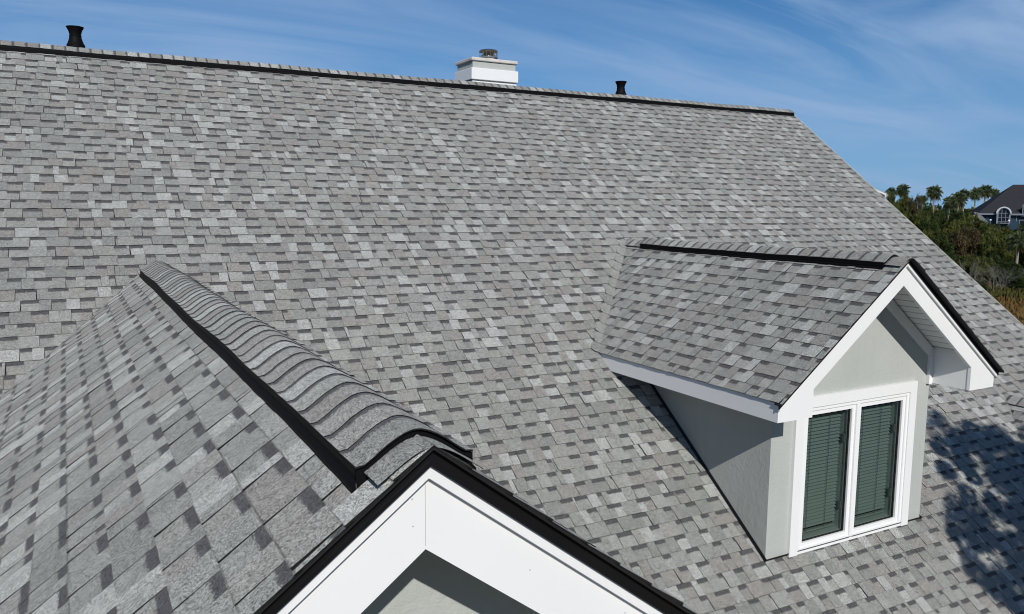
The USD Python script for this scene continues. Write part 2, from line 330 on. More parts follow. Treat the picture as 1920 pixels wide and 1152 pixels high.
# --- left gable roof
def ridge_poly(gx, gzz, tt, d, th0, th1): return [(gx-d, gzz-tt*d-th0), (gx, gzz-th0), (gx+d, gzz-tt*d-th0), (gx+d, gzz-tt*d-th1), (gx, gzz-th1), (gx-d, gzz-tt*d-th1)]
def valley_deck(gx, gzz, tt, d, th, y0):
    """Deck of a cross gable that ends where it meets the main roof."""
    m = MB()
    for s in (-1, 1):
        a = [(gx, y0, gzz), (gx+s*d, y0, gzz-tt*d), (gx+s*d, (gzz-tt*d)/T, gzz-tt*d), (gx, gzz/T, gzz)]
        top = np.array(a)-[0, 0, 0.012]; bot = np.array(a)-[0, 0, th]
        f = [[0, 1, 2, 3], [7, 6, 5, 4], [0, 4, 5, 1], [1, 5, 6, 2], [2, 6, 7, 3]]
        if s > 0: f = [q[::-1] for q in f]
        m.add(np.vstack([top, bot]), [q[::-1] for q in f])
    return m
gable_roof = tag(valley_deck(GX, GZ, T, GD-0.05, 0.10, GY+0.085).build('gable_roof', felt, house), 'near gable roof at left, shingles running down from its vented ridge')
GS0 = 0.272-2*E
for s, sd in ((-1, 21), (1, 22)):
    pcs = shingle_face((GX, 0, GZ), (0, 1, 0), (s*CA, 0, -SA), (s*SA, 0, CA), GS0, GD/CA, lambda q: GY, lambda q: (GZ-T*q*CA)/T+0.01, sd)
    lay(pcs, gable_roof, 300 if s < 0 else 0)
# --- dormer roof
dormer_roof = tag(valley_deck(DX, DZ, DT, DD-0.06, 0.07, DY+0.09).build('dormer_roof', felt, house), 'small gabled dormer roof of darker looking grey shingles')
for s, sd in ((-1, 31), (1, 32)):
    pcs = shingle_face((DX, 0, DZ), (0, 1, 0), (s*DCA, 0, -DT*DCA), (s*DT*DCA, 0, DCA), 0.20-E, DD/DCA, lambda q, s=s: DY-(0.03 if s > 0 else 0.0), lambda q: (DZ-DT*q*DCA)/T+0.012, sd)
    lay(pcs, dormer_roof, 300 if s < 0 else 0)
rr = random.Random(37)
for s in (-1, 1):      # the dormer courses turn up onto the main slope in the valley
    q = 0.20-E
    while q < DD/DCA-0.05:
        q0, q1 = max(q, 0.03), min(q+E, DD/DCA); q += E
        def VP(qq): z = DZ-DT*qq*DCA; return np.array([DX+s*qq*DCA, z/T, z])
        up_, out_, nn = np.array([0, CA, SA]), np.array([s, 0, 0]), np.array([0, -SA, CA]); e = out_*0.80+up_*0.60; l = rr.uniform(0.075, 0.105)
        V0, V1 = VP(q0), VP(q1); inn = -out_*0.05-up_*0.02
        P_ = [V0+inn*0.6, V1+inn*0.6-up_*0.004, V1+out_*0.030+up_*0.004, V1+e*l*0.75+up_*0.012, V1*0.65+V0*0.35+e*l, V1*0.3+V0*0.7+e*l*0.98, V0+e*l*0.72]
        hh = [0.016, 0.022, 0.018, 0.0155, 0.0145, 0.0135, 0.0125]
        v = [p_+nn*h_ for p_, h_ in zip(P_, hh)]; c = rr.choice([1, 2, 3, 6, 2, 1]); k = len(v)
        f = [[0, i, i+1] for i in range(1, k-1)]; v2 = [p_+nn*0.004 for p_ in P_]
        MB().add(v+v+v2, f+[[k+i, 2*k+i, 2*k+i+1] for i in range(k-1)]+[[k+i, 2*k+i+1, k+i+1] for i in range(k-1)], [code(c)]*k+[code(5)]*(2*k), [(0.5, 0.07)]*k+[(0, 1)]*(2*k)).build('valley_shingle', shingle_mat, dormer_roof)
# --- small gable at the lower right
porch_roof = tag(valley_deck(PX, PZ, T, PD, 0.08, PY).build('porch_roof', felt, house), 'small low gable roof at the right edge beside the tree shadow')
for s, sd in ((-1, 41), (1, 42)):
    pcs = shingle_face((PX, 0, PZ), (0, 1, 0), (s*CA, 0, -SA), (s*SA, 0, CA), 0.1, PD/CA, lambda q: PY, lambda q: (PZ-T*q*CA)/T+0.03, sd)
    lay(pcs, porch_roof, 12 if s < 0 else 0)

# ------------------------------------------------------------------ ridge vents and cap shingles
def ridge(axis0, axis1, O, A, B, tt, vent_label, seed, step=0.1365, vent=True, hw=0.155, flip=False, first=0.0, high=0.040):
    """O: a point of the ridge at axis 0, A: unit axis, B: unit sideways. The caps overlap so that their butts face -A (or +A if flip)."""
    O, A, B = (np.asarray(a, float) for a in (O, A, B)); Z = np.array([0, 0, 1.0]); r = random.Random(seed)
    ds = np.array([-1, -0.86, -0.70, -0.52, -0.36, -0.22, -0.10, 0, 0.10, 0.22, 0.36, 0.52, 0.70, 0.86, 1])*hw
    base = high if vent else 0.0125
    def top(d):
        e = abs(d)/hw; z = -tt*math.sqrt(d*d+0.050**2)+tt*0.030
        return z+base*(1.0-0.16*math.exp(-((e-0.80)/0.14)**2))+(0.010 if vent else 0.0)*max(0, (e-0.84)/0.16)
    prof = np.array([top(d) for d in ds])
    def wander(a): return 0.006*math.sin(a*1.9+seed)+0.004*math.sin(a*4.3+2*seed)
    def pt(a, d, z, w=1.0): return O+A*a+B*(d+0.4*w*wander(a))+Z*(z+0.5*w*wander(a+3))
    host = house; M0 = len(ds)
    if vent:
        n = max(2, int(abs(axis1-axis0)/0.6)); aa = np.linspace(axis0+0.004, axis1, n+1)
        low = [-tt*abs(d)-0.012 for d in ds]
        sect = [(-hw-0.012, -tt*(hw+0.012)-0.004), (-hw-0.012, -tt*(hw+0.012)+0.020), (-hw-0.002, -tt*hw+0.022), (-hw-0.002, prof[0]-0.003)]+[(d, z-0.006) for d, z in zip(ds[1:-1], prof[1:-1])]
        sect += [(hw+0.002, prof[-1]-0.003), (hw+0.002, -tt*hw+0.022), (hw+0.012, -tt*(hw+0.012)+0.020), (hw+0.012, -tt*(hw+0.012)-0.004)]
        m = len(sect); v = [pt(a, d, z) for a in aa for d, z in sect]; f = [[i*m+j, i*m+j+1, (i+1)*m+j+1, (i+1)*m+j] for i in range(n) for j in range(m-1)]
        mb = MB().add(v, f)
        for a in (axis0+0.0045, axis1-0.0005):    # closed ends
            mb.add([pt(a, d, z-0.005) for d, z in zip(ds, prof)]+[pt(a, d, z) for d, z in zip(ds, low)], [[j, j+1, M0+j+1, M0+j] for j in range(M0-1)])
            mb.add([pt(a, *q) for q in sect[:4]]+[pt(a, ds[0], low[0])], [[0, 1, 4], [1, 2, 4], [2, 3, 4]]); mb.add([pt(a, *q) for q in sect[-4:]]+[pt(a, ds[-1], low[-1])], [[0, 1, 4], [1, 2, 4], [2, 3, 4]])
        host = tag(mb.build('ridge_vent', black_plastic, house, 30), vent_label)
        # louvre slots along both sides
        lv = MB()
        for sgn in (-1, 1):
            for q, zz in enumerate((0.029, 0.0345)):
                d = sgn*(hw+0.004); pv = []; 
                for a in aa: pv += [pt(a, sgn*(hw-0.002), -tt*hw+zz), pt(a, d, -tt*hw+zz-0.001), pt(a, d, -tt*hw+zz+0.0015), pt(a, sgn*(hw-0.002), -tt*hw+zz+0.003)]
                lv.add(pv, [[i*4+j, i*4+j+1, (i+1)*4+j+1, (i+1)*4+j] for i in range(n) for j in range(3)])
        lv.build('louvre', black_plastic, host)
    a = axis0+first
    while a < axis1-0.03:
        a1 = min(a+step, axis1); lo, hiA = (a, a1) if not flip else (a1, a)
        ext = 0.03 if not flip else -0.03
        th = 0.0028; c = pick(r); c = {3: 6, 1: 6}.get(c, c) if r.random() < 0.5 else c; jit = r.uniform(-0.004, 0.004); dj = r.uniform(-0.001, 0.001)
        thk = th+0.0008+r.uniform(0, 0.001) if vent else 0.001
        rows = [(lo+jit, thk), ((lo+hiA)/2+jit, th*0.6+0.0015), (hiA+jit+ext, 0.0004)]
        v, bl, st, f = [], [], [], []; M = len(ds)
        for ai, hh in rows:
            for d, z in zip(ds, prof): v.append(pt(ai, d*1.01+dj, z+hh)); bl.append(code(c)); st.append((d, 0))
        # distance from the edge of the cap that lies on this one, for its dark granule band
        full = abs(hiA-lo)+0.018
        for i, (ai, hh) in enumerate(rows):
            for j in range(M): st[i*M+j] = (ds[j], 0.012+(0.120 if i == 0 else 0.060 if i == 1 else -0.012))
        fl = [[i*M+j, i*M+j+1, (i+1)*M+j+1, (i+1)*M+j] for i in range(2) for j in range(M-1)]
        k = len(v)
        for d, z in zip(ds, prof): v.append(pt(lo+jit, d*1.01+dj, z+rows[0][1])); bl.append(code(5)); st.append((0, 1))
        for d, z in zip(ds, prof): v.append(pt(lo+jit+(0.001 if not flip else -0.001), d*1.01+dj, z-0.0004)); bl.append(code(5)); st.append((0, 1))
        fl += [[k+j, k+M+j, k+M+j+1, k+j+1] for j in range(M-1)]
        for j0, s in ((0, -1), (M-1, 1)):    # side edges
            k = len(v)
            for ai, hh in rows:
                v.append(pt(ai, ds[j0]*1.01+dj, prof[j0]+hh)); v.append(pt(ai, ds[j0]*1.01+dj, prof[j0]-0.002)); bl += [code(5)]*2; st += [(0, 1)]*2
            fl += [[k, k+2, k+3, k+1], [k+2, k+4, k+5, k+3]]
        MB().add(v, fl, bl, st).build('ridge_cap', shingle_mat, host)
        a += step
    return host
ridge(XL+0.1, X0-0.03, (0, 0, 0), (1, 0, 0), (0, -1, 0), T, 'black ridge vent along the main ridge', 3, step=0.1365, high=0.037)
ridge(GY+0.10, GZ/T-0.34, (GX, 0, GZ), (0, 1, 0), (1, 0, 0), T, 'black ridge vent along the near gable ridge', 5, step=0.1429, high=0.031)
ridge(DY+0.17, DZ/T-0.45, (DX, 0, DZ), (0, 1, 0), (1, 0, 0), DT, 'black ridge vent on the dormer', 8, step=0.1429, hw=0.14, high=0.036)
# plain caps where the vents stop
ridge(GY+0.002, GY+0.12, (GX, 0, GZ), (0, 1, 0), (1, 0, 0), T, None, 5, vent=False, step=0.25, hw=0.135)
ridge(GZ/T-0.37, GZ/T+0.05, (GX, 0, GZ), (0, 1, 0), (1, 0, 0), T, None, 6, vent=False, step=0.1429, hw=0.165)
ridge(DY+0.004, DY+0.20, (DX, 0, DZ), (0, 1, 0), (1, 0, 0), DT, None, 9, vent=False, step=0.3, hw=0.13)
ridge(DZ/T-0.46, DZ/T+0.06, (DX, 0, DZ), (0, 1, 0), (1, 0, 0), DT, None, 10, vent=False, step=0.1429, hw=0.14)
ridge(PY, PZ/T+0.03, (PX, 0, PZ), (0, 1, 0), (1, 0, 0), T, None, 12, vent=False, step=0.1429, hw=0.15)

# ------------------------------------------------------------------ rakes, trim and walls of the left gable
def band(gx, gzz, tt, s, d, a, b, d0=0.0):
    """A strip under one slope between vertical depths a and b, from the middle out to d."""
    return [(gx+s*d0, gzz-tt*d0-a), (gx+s*d, gzz-tt*d-a), (gx+s*d, gzz-tt*d-b), (gx+s*d0, gzz-tt*d0-b)]
for s in (-1, 1):
    rb = MB().poly_y(band(GX, GZ, T, s, GD, 0.055, 0.280), GY+0.054, GY+0.080).build('rake_board', white_paint, house)
    MB().poly_y(band(GX, GZ, T, s, GD, 0.050, 0.091), GY+0.031, GY+0.0535).build('trim_strip', white_paint, rb)
    MB().poly_y(band(GX, GZ, T, s, GD+0.01, 0.012, 0.056), GY+0.024, GY+0.0305).poly_y(band(GX, GZ, T, s, GD+0.01, 0.046, 0.0570), GY+0.019, GY+0.0238).build('drip_edge', black_metal, rb)
    st_ = MB()
    for q in range(3): st_.poly_y(band(GX, GZ, T, s, GD+0.005, 0.0012+0.0036*q, 0.0038+0.0036*q), GY+0.001+0.0022*(q % 2), GY+0.08)
    st_.build('starter_strip', felt, rb)
    sf = MB().poly_y(band(GX, GZ, T, s, GD-0.05, 0.105, 0.125), GY+0.0805, GY+0.47).build('soffit', soffit_mat, house)
nails = MB()
for x, z in ((GX-0.035, GZ-0.145), (GX-0.033, GZ-0.215), (GX+0.30, GZ-0.40), (GX+0.62, GZ-0.60), (GX-0.42, GZ-0.47)):
    nails.poly_y(Polygon([(x+0.0022*math.cos(a), z+0.0022*math.sin(a)) for a in np.arange(8)*math.pi/4]), GY+0.0532, GY+0.056)
nails.build('nail', caulk, rb)
MB().box((GX-0.0012, GY+0.0536, GZ-0.272), (GX+0.0004, GY+0.056, GZ-0.10)).build('joint', caulk, rb)
gable_wall = MB().poly_y([(GX-3.1, GROUND), (GX+3.1, GROUND), (GX+3.1, GZ-T*3.1-0.13), (GX, GZ-0.13), (GX-3.1, GZ-T*3.1-0.13)], GY+0.47, GY+0.62)
gable_wall.poly_x([(GY+0.62, GROUND), (-7.9, GROUND), (-7.9, GZ-T*3.1-0.13), (GY+0.62, GZ-T*3.1-0.13)], GX-3.1, GX-2.95).poly_x([(GY+0.62, GROUND), (-7.9, GROUND), (-7.9, GZ-T*3.1-0.13), (GY+0.62, GZ-T*3.1-0.13)], GX+2.95, GX+3.1)
gable_wall.build('gable_wall', stucco, house)
for s in (-1, 1):
    MB().box((GX+s*(GD-0.03), GY+0.081, GZ-T*GD-0.23), (GX+s*GD, -6.8, GZ-T*GD-0.02)).build('fascia_board', white_paint, house)
# body of the house
yw = YE+0.5
MB().poly_x([(yw, GROUND), (-yw, GROUND), (-yw, yw*T-0.14), (0, -0.14), (yw, yw*T-0.14)], XL+0.35, X0-0.35).build('wall', stucco, house)
MB().box((XL+0.02, YE, YE*T-0.26), (X0-0.02, YE+0.03, YE*T-0.014)).build('fascia_board', white_paint, house)
rk = MB().poly_x([(YE, YE*T-0.014), (0, -0.014), (0, -0.24), (YE, YE*T-0.24)], X0-0.011, X0-0.002)
rk = rk.build('rake_board', white_paint, house)
cream_metal = plain('cream_drip_metal', (0.62, 0.60, 0.52), 0.4, 0.5, var=0.08)
MB().poly_x([(YE, YE*T+0.009), (0, 0.009), (0, -0.03), (YE, YE*T-0.03)], X0+0.001, X0+0.009).build('drip_edge', cream_metal, rk)

# ------------------------------------------------------------------ dormer
BY = DY+0.055        # face of the rake boards
ZB = -3.613          # underside of the boxed eaves
zap = DZ
for s in (-1, 1):
    w_in = (DX-WX1)-0.01 if s < 0 else (WX2-DX)-0.01
    poly = Polygon(band(DX, DZ, DT, s, DD-0.02, 0.040, 0.247)).union(Polygon([(DX+s*w_in, ZB), (DX+s*(DD-0.02), ZB), (DX+s*(DD-0.02), DZ-DT*(DD-0.02)-0.06), (DX+s*w_in, DZ-DT*w_in-0.10)]))
    poly = poly.buffer(0.0005, join_style=2).buffer(-0.0005, join_style=2).intersection(sbox(DX-3, ZB, DX+3, 0))
    rb = MB().poly_y(poly, BY, BY+0.03).build('rake_board', white_paint, house)
    MB().poly_y(band(DX, DZ, DT, s, DD-0.01, 0.036, 0.070), BY-0.024, BY-0.0005).build('trim_strip', white_paint, rb)
    MB().poly_y(band(DX, DZ, DT, s, DD+0.005, 0.011, 0.044), BY-0.031, BY-0.0245).build('drip_edge', black_metal, rb)
    MB().poly_y(band(DX, DZ, DT, s, DD+0.004, 0.0012, 0.0105), DY+0.002+(-0.03 if s > 0 else 0.0), DY+0.08).build('starter_strip', felt, rb)
    # boxed eave
    xe, xw = DX+s*(DD-0.02), (WX1 if s < 0 else WX2); ye = ZB/T
    MB().poly_x([(BY+0.031, ZB), (BY+0.031, DZ-DT*(DD-0.02)-0.014), ((DZ-DT*(DD-0.02)-0.014)/T, DZ-DT*(DD-0.02)-0.014), (ye, ZB)], xe, xe-s*0.022).build('fascia_board', white_paint, house)
    MB().add([(xe-s*0.023, BY+0.031, ZB+0.012), (xw, BY+0.031, ZB+0.012), (xw, ye+0.1, ZB+0.012), (xe-s*0.023, ye+0.1, ZB+0.012)], [[0, 1, 2, 3]]).build('eave_soffit', soffit_mat, house)
    MB().poly_x([(BY+0.031, ZB), (BY+0.031, DZ-DT*w_in-0.10), (WY-0.001, DZ-DT*w_in-0.10), (WY-0.001, ZB)], xw-s*0.004, xw+s*0.014).build('eave_return', white_paint, house)
    # sloped soffit under the rake, laid as narrow boards
    sb = MB().poly_y(band(DX, DZ, DT, s, w_in-0.002, 0.100, 0.104), BY+0.031, WY-0.001).build('rake_soffit', felt, house)
    nb = 13; dd = np.linspace(0.008, w_in-0.01, nb+1)
    for i in range(nb):
        a, b = dd[i]+0.004, dd[i+1]-0.006
        MB().poly_y([(DX+s*a, DZ-DT*a-0.1045), (DX+s*b, DZ-DT*b-0.1045), (DX+s*b, DZ-DT*b-0.1085), (DX+s*a, DZ-DT*a-0.1085)], BY+0.0315, WY-0.0015).build('soffit_board', soffit_mat, sb)
    fz = MB().poly_y(band(DX, DZ, DT, s, w_in+0.005, 0.125, 0.235), WY-0.030, WY-0.0005)
    fz.box((xw-s*0.055, WY-0.034, ZB-0.01), (xw+s*0.012, WY-0.0005, DZ-DT*w_in-0.20))
    fz.build('frieze_board', white_paint, house)
wz = WY*T-0.02
WL, WR, WT, WBm = -6.846, -5.360, -3.674, -5.045
front = Polygon([(WX1, wz), (WX2, wz), (WX2, DZ-DT*(WX2-DX)-0.11), (DX, DZ-0.11), (WX1, DZ-DT*(DX-WX1)-0.11)]).difference(sbox(WL, WBm, WR, WT))
dw = MB().poly_y(front, WY, WY+0.11)
for x0, x1 in ((WX1, WX1+0.11), (WX2-0.11, WX2)):
    top = ZB+0.02
    dw.poly_x([(WY+0.1105, (WY+0.1105)*T-0.05), (WY+0.1105, top), (top/T+0.05, top), (top/T+0.05, top-0.05)], x0, x1)
dw.build('dormer_wall', stucco, house)
fl = MB()
for s, xw in ((-1, WX1), (1, WX2)):
    a, b = np.array([xw, WY-0.01, (WY-0.01)*T]), np.array([xw, ZB/T, ZB])
    n = np.array([0, -SA, CA]); o = np.array([s*0.012, 0, 0])
    fl.add([a-o*0.2, a+o*1.6+n*0.010, b+o*1.6+n*0.010, b-o*0.2, a+n*0.035-o*0.2+o*0.5, b+n*0.035-o*0.2+o*0.5], [[0, 1, 2, 3], [4, 1, 2, 5]])
a, b = np.array([WX1-0.012, WY, WY*T]), np.array([WX2+0.012, WY, WY*T]); n = np.array([0, -SA, CA]); y = np.array([0, -0.014, 0])
fl.add([a+n*0.012, a+y+n*0.012, b+y+n*0.012, b+n*0.012, a+n*0.04+y*0.3, b+n*0.04+y*0.3], [[0, 1, 2, 3], [4, 1, 2, 5]])
fl.build('flashing', black_metal, house)
# window
window = tag(MB().poly_y(sbox(WL, WBm, WR, WT).difference(sbox(WL+0.035, WBm+0.035, WR-0.035, WT-0.035)), WY-0.02, WY+0.10).build('window', white_vinyl, house), 'white double casement window in the dormer with closed blinds')
MB().poly_y(Polygon([(-6.950, -5.062), (WL+0.001, -5.062), (WL+0.001, WT-0.001), (WR-0.001, WT-0.001), (WR-0.001, -5.062), (-5.258, -5.062), (-5.258, -3.572), (-6.950, -3.572)]), WY-0.032, WY-0.0005).build('casing', white_paint, window)
MB().box((WL+0.002, WY-0.028, WBm-0.012), (WR-0.002, WY+0.02, WBm+0.012)).build('sill', white_vinyl, window)
WM = -6.113
MB().box((WM-0.020, WY-0.026, WBm+0.013), (WM+0.020, WY+0.08, WT-0.036)).build('mullion', white_vinyl, window)
for x0, x1 in ((WL+0.036, WM-0.021), (WM+0.021, WR-0.036)):
    z0, z1 = WBm+0.036, WT-0.036
    sh = MB().poly_y(sbox(x0, z0, x1, z1).difference(sbox(x0+0.042, z0+0.042, x1-0.042, z1-0.042)), WY-0.008, WY+0.05)
    sh.build('sash', white_vinyl, window)
    MB().poly_y(sbox(x0+0.0425, z0+0.0425, x1-0.0425, z1-0.0425).difference(sbox(x0+0.052, z0+0.052, x1-0.052, z1-0.052)), WY+0.012, WY+0.03).build('gasket', felt, window)
    MB().add([(x0+0.040, WY+0.022, z0+0.040), (x1-0.040, WY+0.022, z0+0.040), (x1-0.040, WY+0.022, z1-0.040), (x0+0.040, WY+0.022, z1-0.040)], [[0, 1, 2, 3]]).build('pane', glass, window)
    bx0, bx1 = x0+0.025, x1-0.075
    zt = z1-0.075
    MB().box((bx0, WY+0.085, zt), (bx1, WY+0.125, z1-0.02)).build('headrail', blind_mat, window)
    k = 0; z = zt-0.010
    while z > z0+0.11:
        tl = 0.62+RNG.uniform(-0.06, 0.06); dx = RNG.uniform(-0.004, 0.004); w = 0.024
        c, s_ = math.cos(tl)*w, math.sin(tl)*w
        v = []
        for xx in (bx0+dx, bx1+dx):
            sag = RNG.uniform(-0.002, 0.002)
            for q, hh in ((-1, 0.0), (0, 0.0022), (1, 0.0)): v.append((xx, WY+0.105+q*c, z+sag+q*s_*1.0+hh))
        v += [(a_, b_+0.0004, c_-0.0025) for a_, b_, c_ in v]
        MB().add(v, [[0, 1, 4, 3], [1, 2, 5, 4], [6, 9, 10, 7], [7, 10, 11, 8], [0, 3, 9, 6], [2, 8, 11, 5], [0, 6, 7, 1], [1, 7, 8, 2], [3, 4, 10, 9], [4, 5, 11, 10]]).build('slat', blind_mat, window)
        z -= 0.0335
    MB().box((x1-0.036, WY+0.0505, z0+0.02), (x1-0.004, WY+0.15, z1-0.01)).box((x0+0.004, WY+0.0505, z0), (x1-0.037, WY+0.15, z0+0.045)).build('jamb', soffit_mat, window)
    MB().box((bx0, WY+0.090, z0+0.075), (bx1, WY+0.120, z0+0.093)).build('bottom_rail', blind_mat, window)
    cords = MB()
    for q in (0.28, 0.72): cords.tube([(bx0+(bx1-bx0)*q, WY+0.078, zt), (bx0+(bx1-bx0)*q, WY+0.078, z0+0.09)], 0.0025, 5)
    cords.build('cord', room_mat, window)
    MB().box((x1-0.060, WY+0.052, z0+0.25), (x1-0.045, WY+0.075, z0+0.33)).box((x1-0.060, WY+0.052, z1-0.38), (x1-0.045, WY+0.075, z1-0.30)).build('latch', room_mat, window)
ry = WY+0.75
room = MB().box((WX1+0.12, ry, wz-0.3), (WX2-0.12, ry+0.02, WT+0.10)).box((WX1+0.12, WY+0.115, WBm-0.06), (WX2-0.12, ry, WBm-0.04)).box((WX1+0.112, WY+0.115, wz), (WX1+0.13, ry, WT+0.10)).box((WX2-0.13, WY+0.115, wz), (WX2-0.112, ry, WT+0.10))
room.box((WX1+0.12, WY+0.115, WT+0.05), (WX2-0.12, ry, WT+0.07)).build('room', room_mat, window)
# lower right gable: walls below
MB().poly_y([(PX-PD+0.25, GROUND), (PX+PD-0.25, GROUND), (PX+PD-0.25, PZ-T*(PD-0.25)-0.1), (PX, PZ-0.1), (PX-PD+0.25, PZ-T*(PD-0.25)-0.1)], PY+0.4, PY+0.55).build('gable_wall', stucco, house)
for s in (-1, 1): MB().poly_y(band(PX, PZ, T, s, PD, 0.03, 0.24), PY+0.02, PY+0.05).build('rake_board', white_paint, house)

# ------------------------------------------------------------------ chimney and plumbing vents beyond the ridge
CX0, CX1, CY0, CY1 = -6.535, -5.72, 0.80, 1.41
chimney = tag(MB().box((CX0, CY0, -1.4), (CX1, CY1, 0.500), 0.006).build('chimney', stucco, house), 'square white chimney beyond the main ridge')
MB().box((CX0-0.035, CY0-0.035, 0.195), (CX1+0.035, CY1+0.035, 0.385), 0.006).build('trim_band', white_paint, chimney)
MB().box((CX0-0.014, CY0-0.014, -0.9), (CX1+0.014, CY1+0.014, 0.172), 0.004).build('base_band', white_paint, chimney)
MB().box((CX0-0.030, CY0-0.030, 0.5005), (CX1+0.030, CY1+0.030, 0.556), 0.010).build('crown', concrete, chimney)
fc = (-6.075, 1.13, 0.556)
MB().lathe([(0.0, 0), (0.150, 0), (0.138, 0.035), (0.128, 0.062), (0.0, 0.062)], fc).build('flue_collar', concrete, chimney, 40)
cap = MB().lathe([(0.11, 0.06), (0.115, 0.100), (0.145, 0.075), (0.165, 0.068), (0.166, 0.082), (0.150, 0.094), (0.115, 0.118), (0.10, 0.132), (0.0, 0.132)], fc).build('flue_pipe', steel, chimney, 40)
MB().lathe([(0.0, 0.178), (0.163, 0.170), (0.166, 0.182), (0.150, 0.198), (0.09, 0.212), (0.0, 0.217)], fc).build('rain_cap', steel, chimney, 40)
cg = MB()
for i in range(14):
    a = i*2*math.pi/14; x, y_ = fc[0]+0.156*math.cos(a), fc[1]+0.156*math.sin(a); cg.tube([(x, y_, fc[2]+0.075), (x, y_, fc[2]+0.176)], 0.0032 if i % 4 else 0.006, 5)
cg.build('cage', steel, chimney)
def plumbing_vent(x, y, z, label):
    pv = MB().lathe([(0.0, -0.75), (0.105, -0.75), (0.108, 0.0), (0.100, 0.008), (0.090, 0.03), (0.075, 0.075), (0.070, 0.10), (0.0, 0.10)], (x, y, z)).build('plumbing_vent', black_plastic, house, 40); tag(pv, label)
    MB().lathe([(0.071, 0.098), (0.0735, 0.102), (0.0735, 0.112), (0.070, 0.116)], (x, y, z)).build('collar', black_plastic, pv, 40)
    MB().lathe([(0.068, 0.115), (0.070, 0.140), (0.082, 0.180), (0.100, 0.212), (0.104, 0.216), (0.104, 0.226), (0.096, 0.228), (0.080, 0.20), (0.055, 0.15), (0.0, 0.14)], (x, y, z)).build('hood', black_plastic, pv, 40)
plumbing_vent(-12.375, 0.55, 0.138, 'black flared vent pipe behind the left end of the main ridge')
plumbing_vent(-3.72, 0.5, 0.112, 'black flared vent pipe to the right of the chimney')

# ------------------------------------------------------------------ ground, marsh grass
ground_mat = usdkit.material(stage, L+'marsh_ground', {
    'g': ('geometry', {}), 'n': ('noise_texture', {'scale': 0.06, 'detail': 8.0, 'roughness': 0.6}), 'n2': ('noise_texture', {'scale': 2.5, 'detail': 6.0}),
    'r': ('rgb_ramp', {'ramp': [(0.35, (0.05, 0.055, 0.02)), (0.5, (0.15, 0.10, 0.035)), (0.7, (0.21, 0.135, 0.05))]}), 'r2': ('rgb_ramp', {'ramp': [(0.3, (0.6, 0.6, 0.6)), (0.7, (1.15, 1.15, 1.15))]}),
    'm': ('mix', {'mix_type': 'multiply', 'fac': 1.0}), 'p': ('principled_bsdf', {'roughness': 0.95, 'specular_ior_level': 0.1})},
    [('g.position', 'n.vector'), ('g.position', 'n2.vector'), ('n.fac', 'r.fac'), ('n2.fac', 'r2.fac'), ('r.color', 'm.color1'), ('r2.color', 'm.color2'), ('m.color', 'p.base_color')], surface='p.BSDF')
q = [-6000, -800, -250, -120, -60, -25, 0, 25, 40, 60, 80, 110, 150, 250, 800, 6000]
gv = [(x, y, GROUND+0.25*(fbm(np.array([x*0.05, y*0.05, 0.0]), 3, 5)-0.5)*(abs(x) < 300 and abs(y) < 300)) for y in q for x in q]; nq = len(q)
tag(MB().add(gv, [[j*nq+i, j*nq+i+1, (j+1)*nq+i+1, (j+1)*nq+i] for j in range(nq-1) for i in range(nq-1)]).build('ground', ground_mat), kind='structure')
def blade_mat(name, a, b):
    return usdkit.material(stage, L+name, {'g': ('geometry', {}), 'n': ('noise_texture', {'scale': 0.35, 'detail': 5.0}), 'r': ('rgb_ramp', {'ramp': [(0.3, a), (0.7, b)]}),
        'd': ('diffuse_bsdf', {}), 't': ('translucent_bsdf', {}), 'm': ('mix_closure', {'fac': 0.25})},
        [('g.position', 'n.vector'), ('n.fac', 'r.fac'), ('r.color', 'd.color'), ('r.color', 't.color'), ('d.BSDF', 'm.closure1'), ('t.BSDF', 'm.closure2')], surface='m.closure')
def grass(n, depth, px, hgt, mat, name, label, seed):
    g = np.random.default_rng(seed); mb = MB(); d = g.uniform(*depth, n); p = g.uniform(*px, n)
    base = np.array([at(a, 400, b) for a, b in zip(p, d)]); ang = g.uniform(0, 2*np.pi, n); h = g.uniform(*hgt, n); w = g.uniform(0.03, 0.07, n); lean = g.normal(0, 0.18, (n, 2))*h[:, None]
    o = np.stack([np.cos(ang)*w, np.sin(ang)*w, np.zeros(n)], 1); b = np.stack([base[:, 0], base[:, 1], np.full(n, GROUND-0.1)], 1); t = b+np.stack([lean[:, 0], lean[:, 1], h], 1)
    v = np.stack([b-o*1.5, b+o*1.5, t+o, t-o], 1).reshape(-1, 3); f = np.arange(4*n).reshape(-1, 4)
    tag(mb.add(v, f).build(name, mat), label, 'grass', kind='stuff')
grass(9000, (44, 76), (1800, 2120), (0.5, 1.1), blade_mat('tan_grass', (0.125, 0.078, 0.028), (0.20, 0.13, 0.052)), 'marsh_grass', 'tan orange marsh grass beyond the lower end of the roof edge', 61)
grass(5000, (75, 84), (1790, 2120), (0.5, 1.3), blade_mat('olive_grass', (0.055, 0.06, 0.018), (0.12, 0.11, 0.035)), 'green_grass', 'olive green grass strip at the foot of the bare grey shrub', 62)

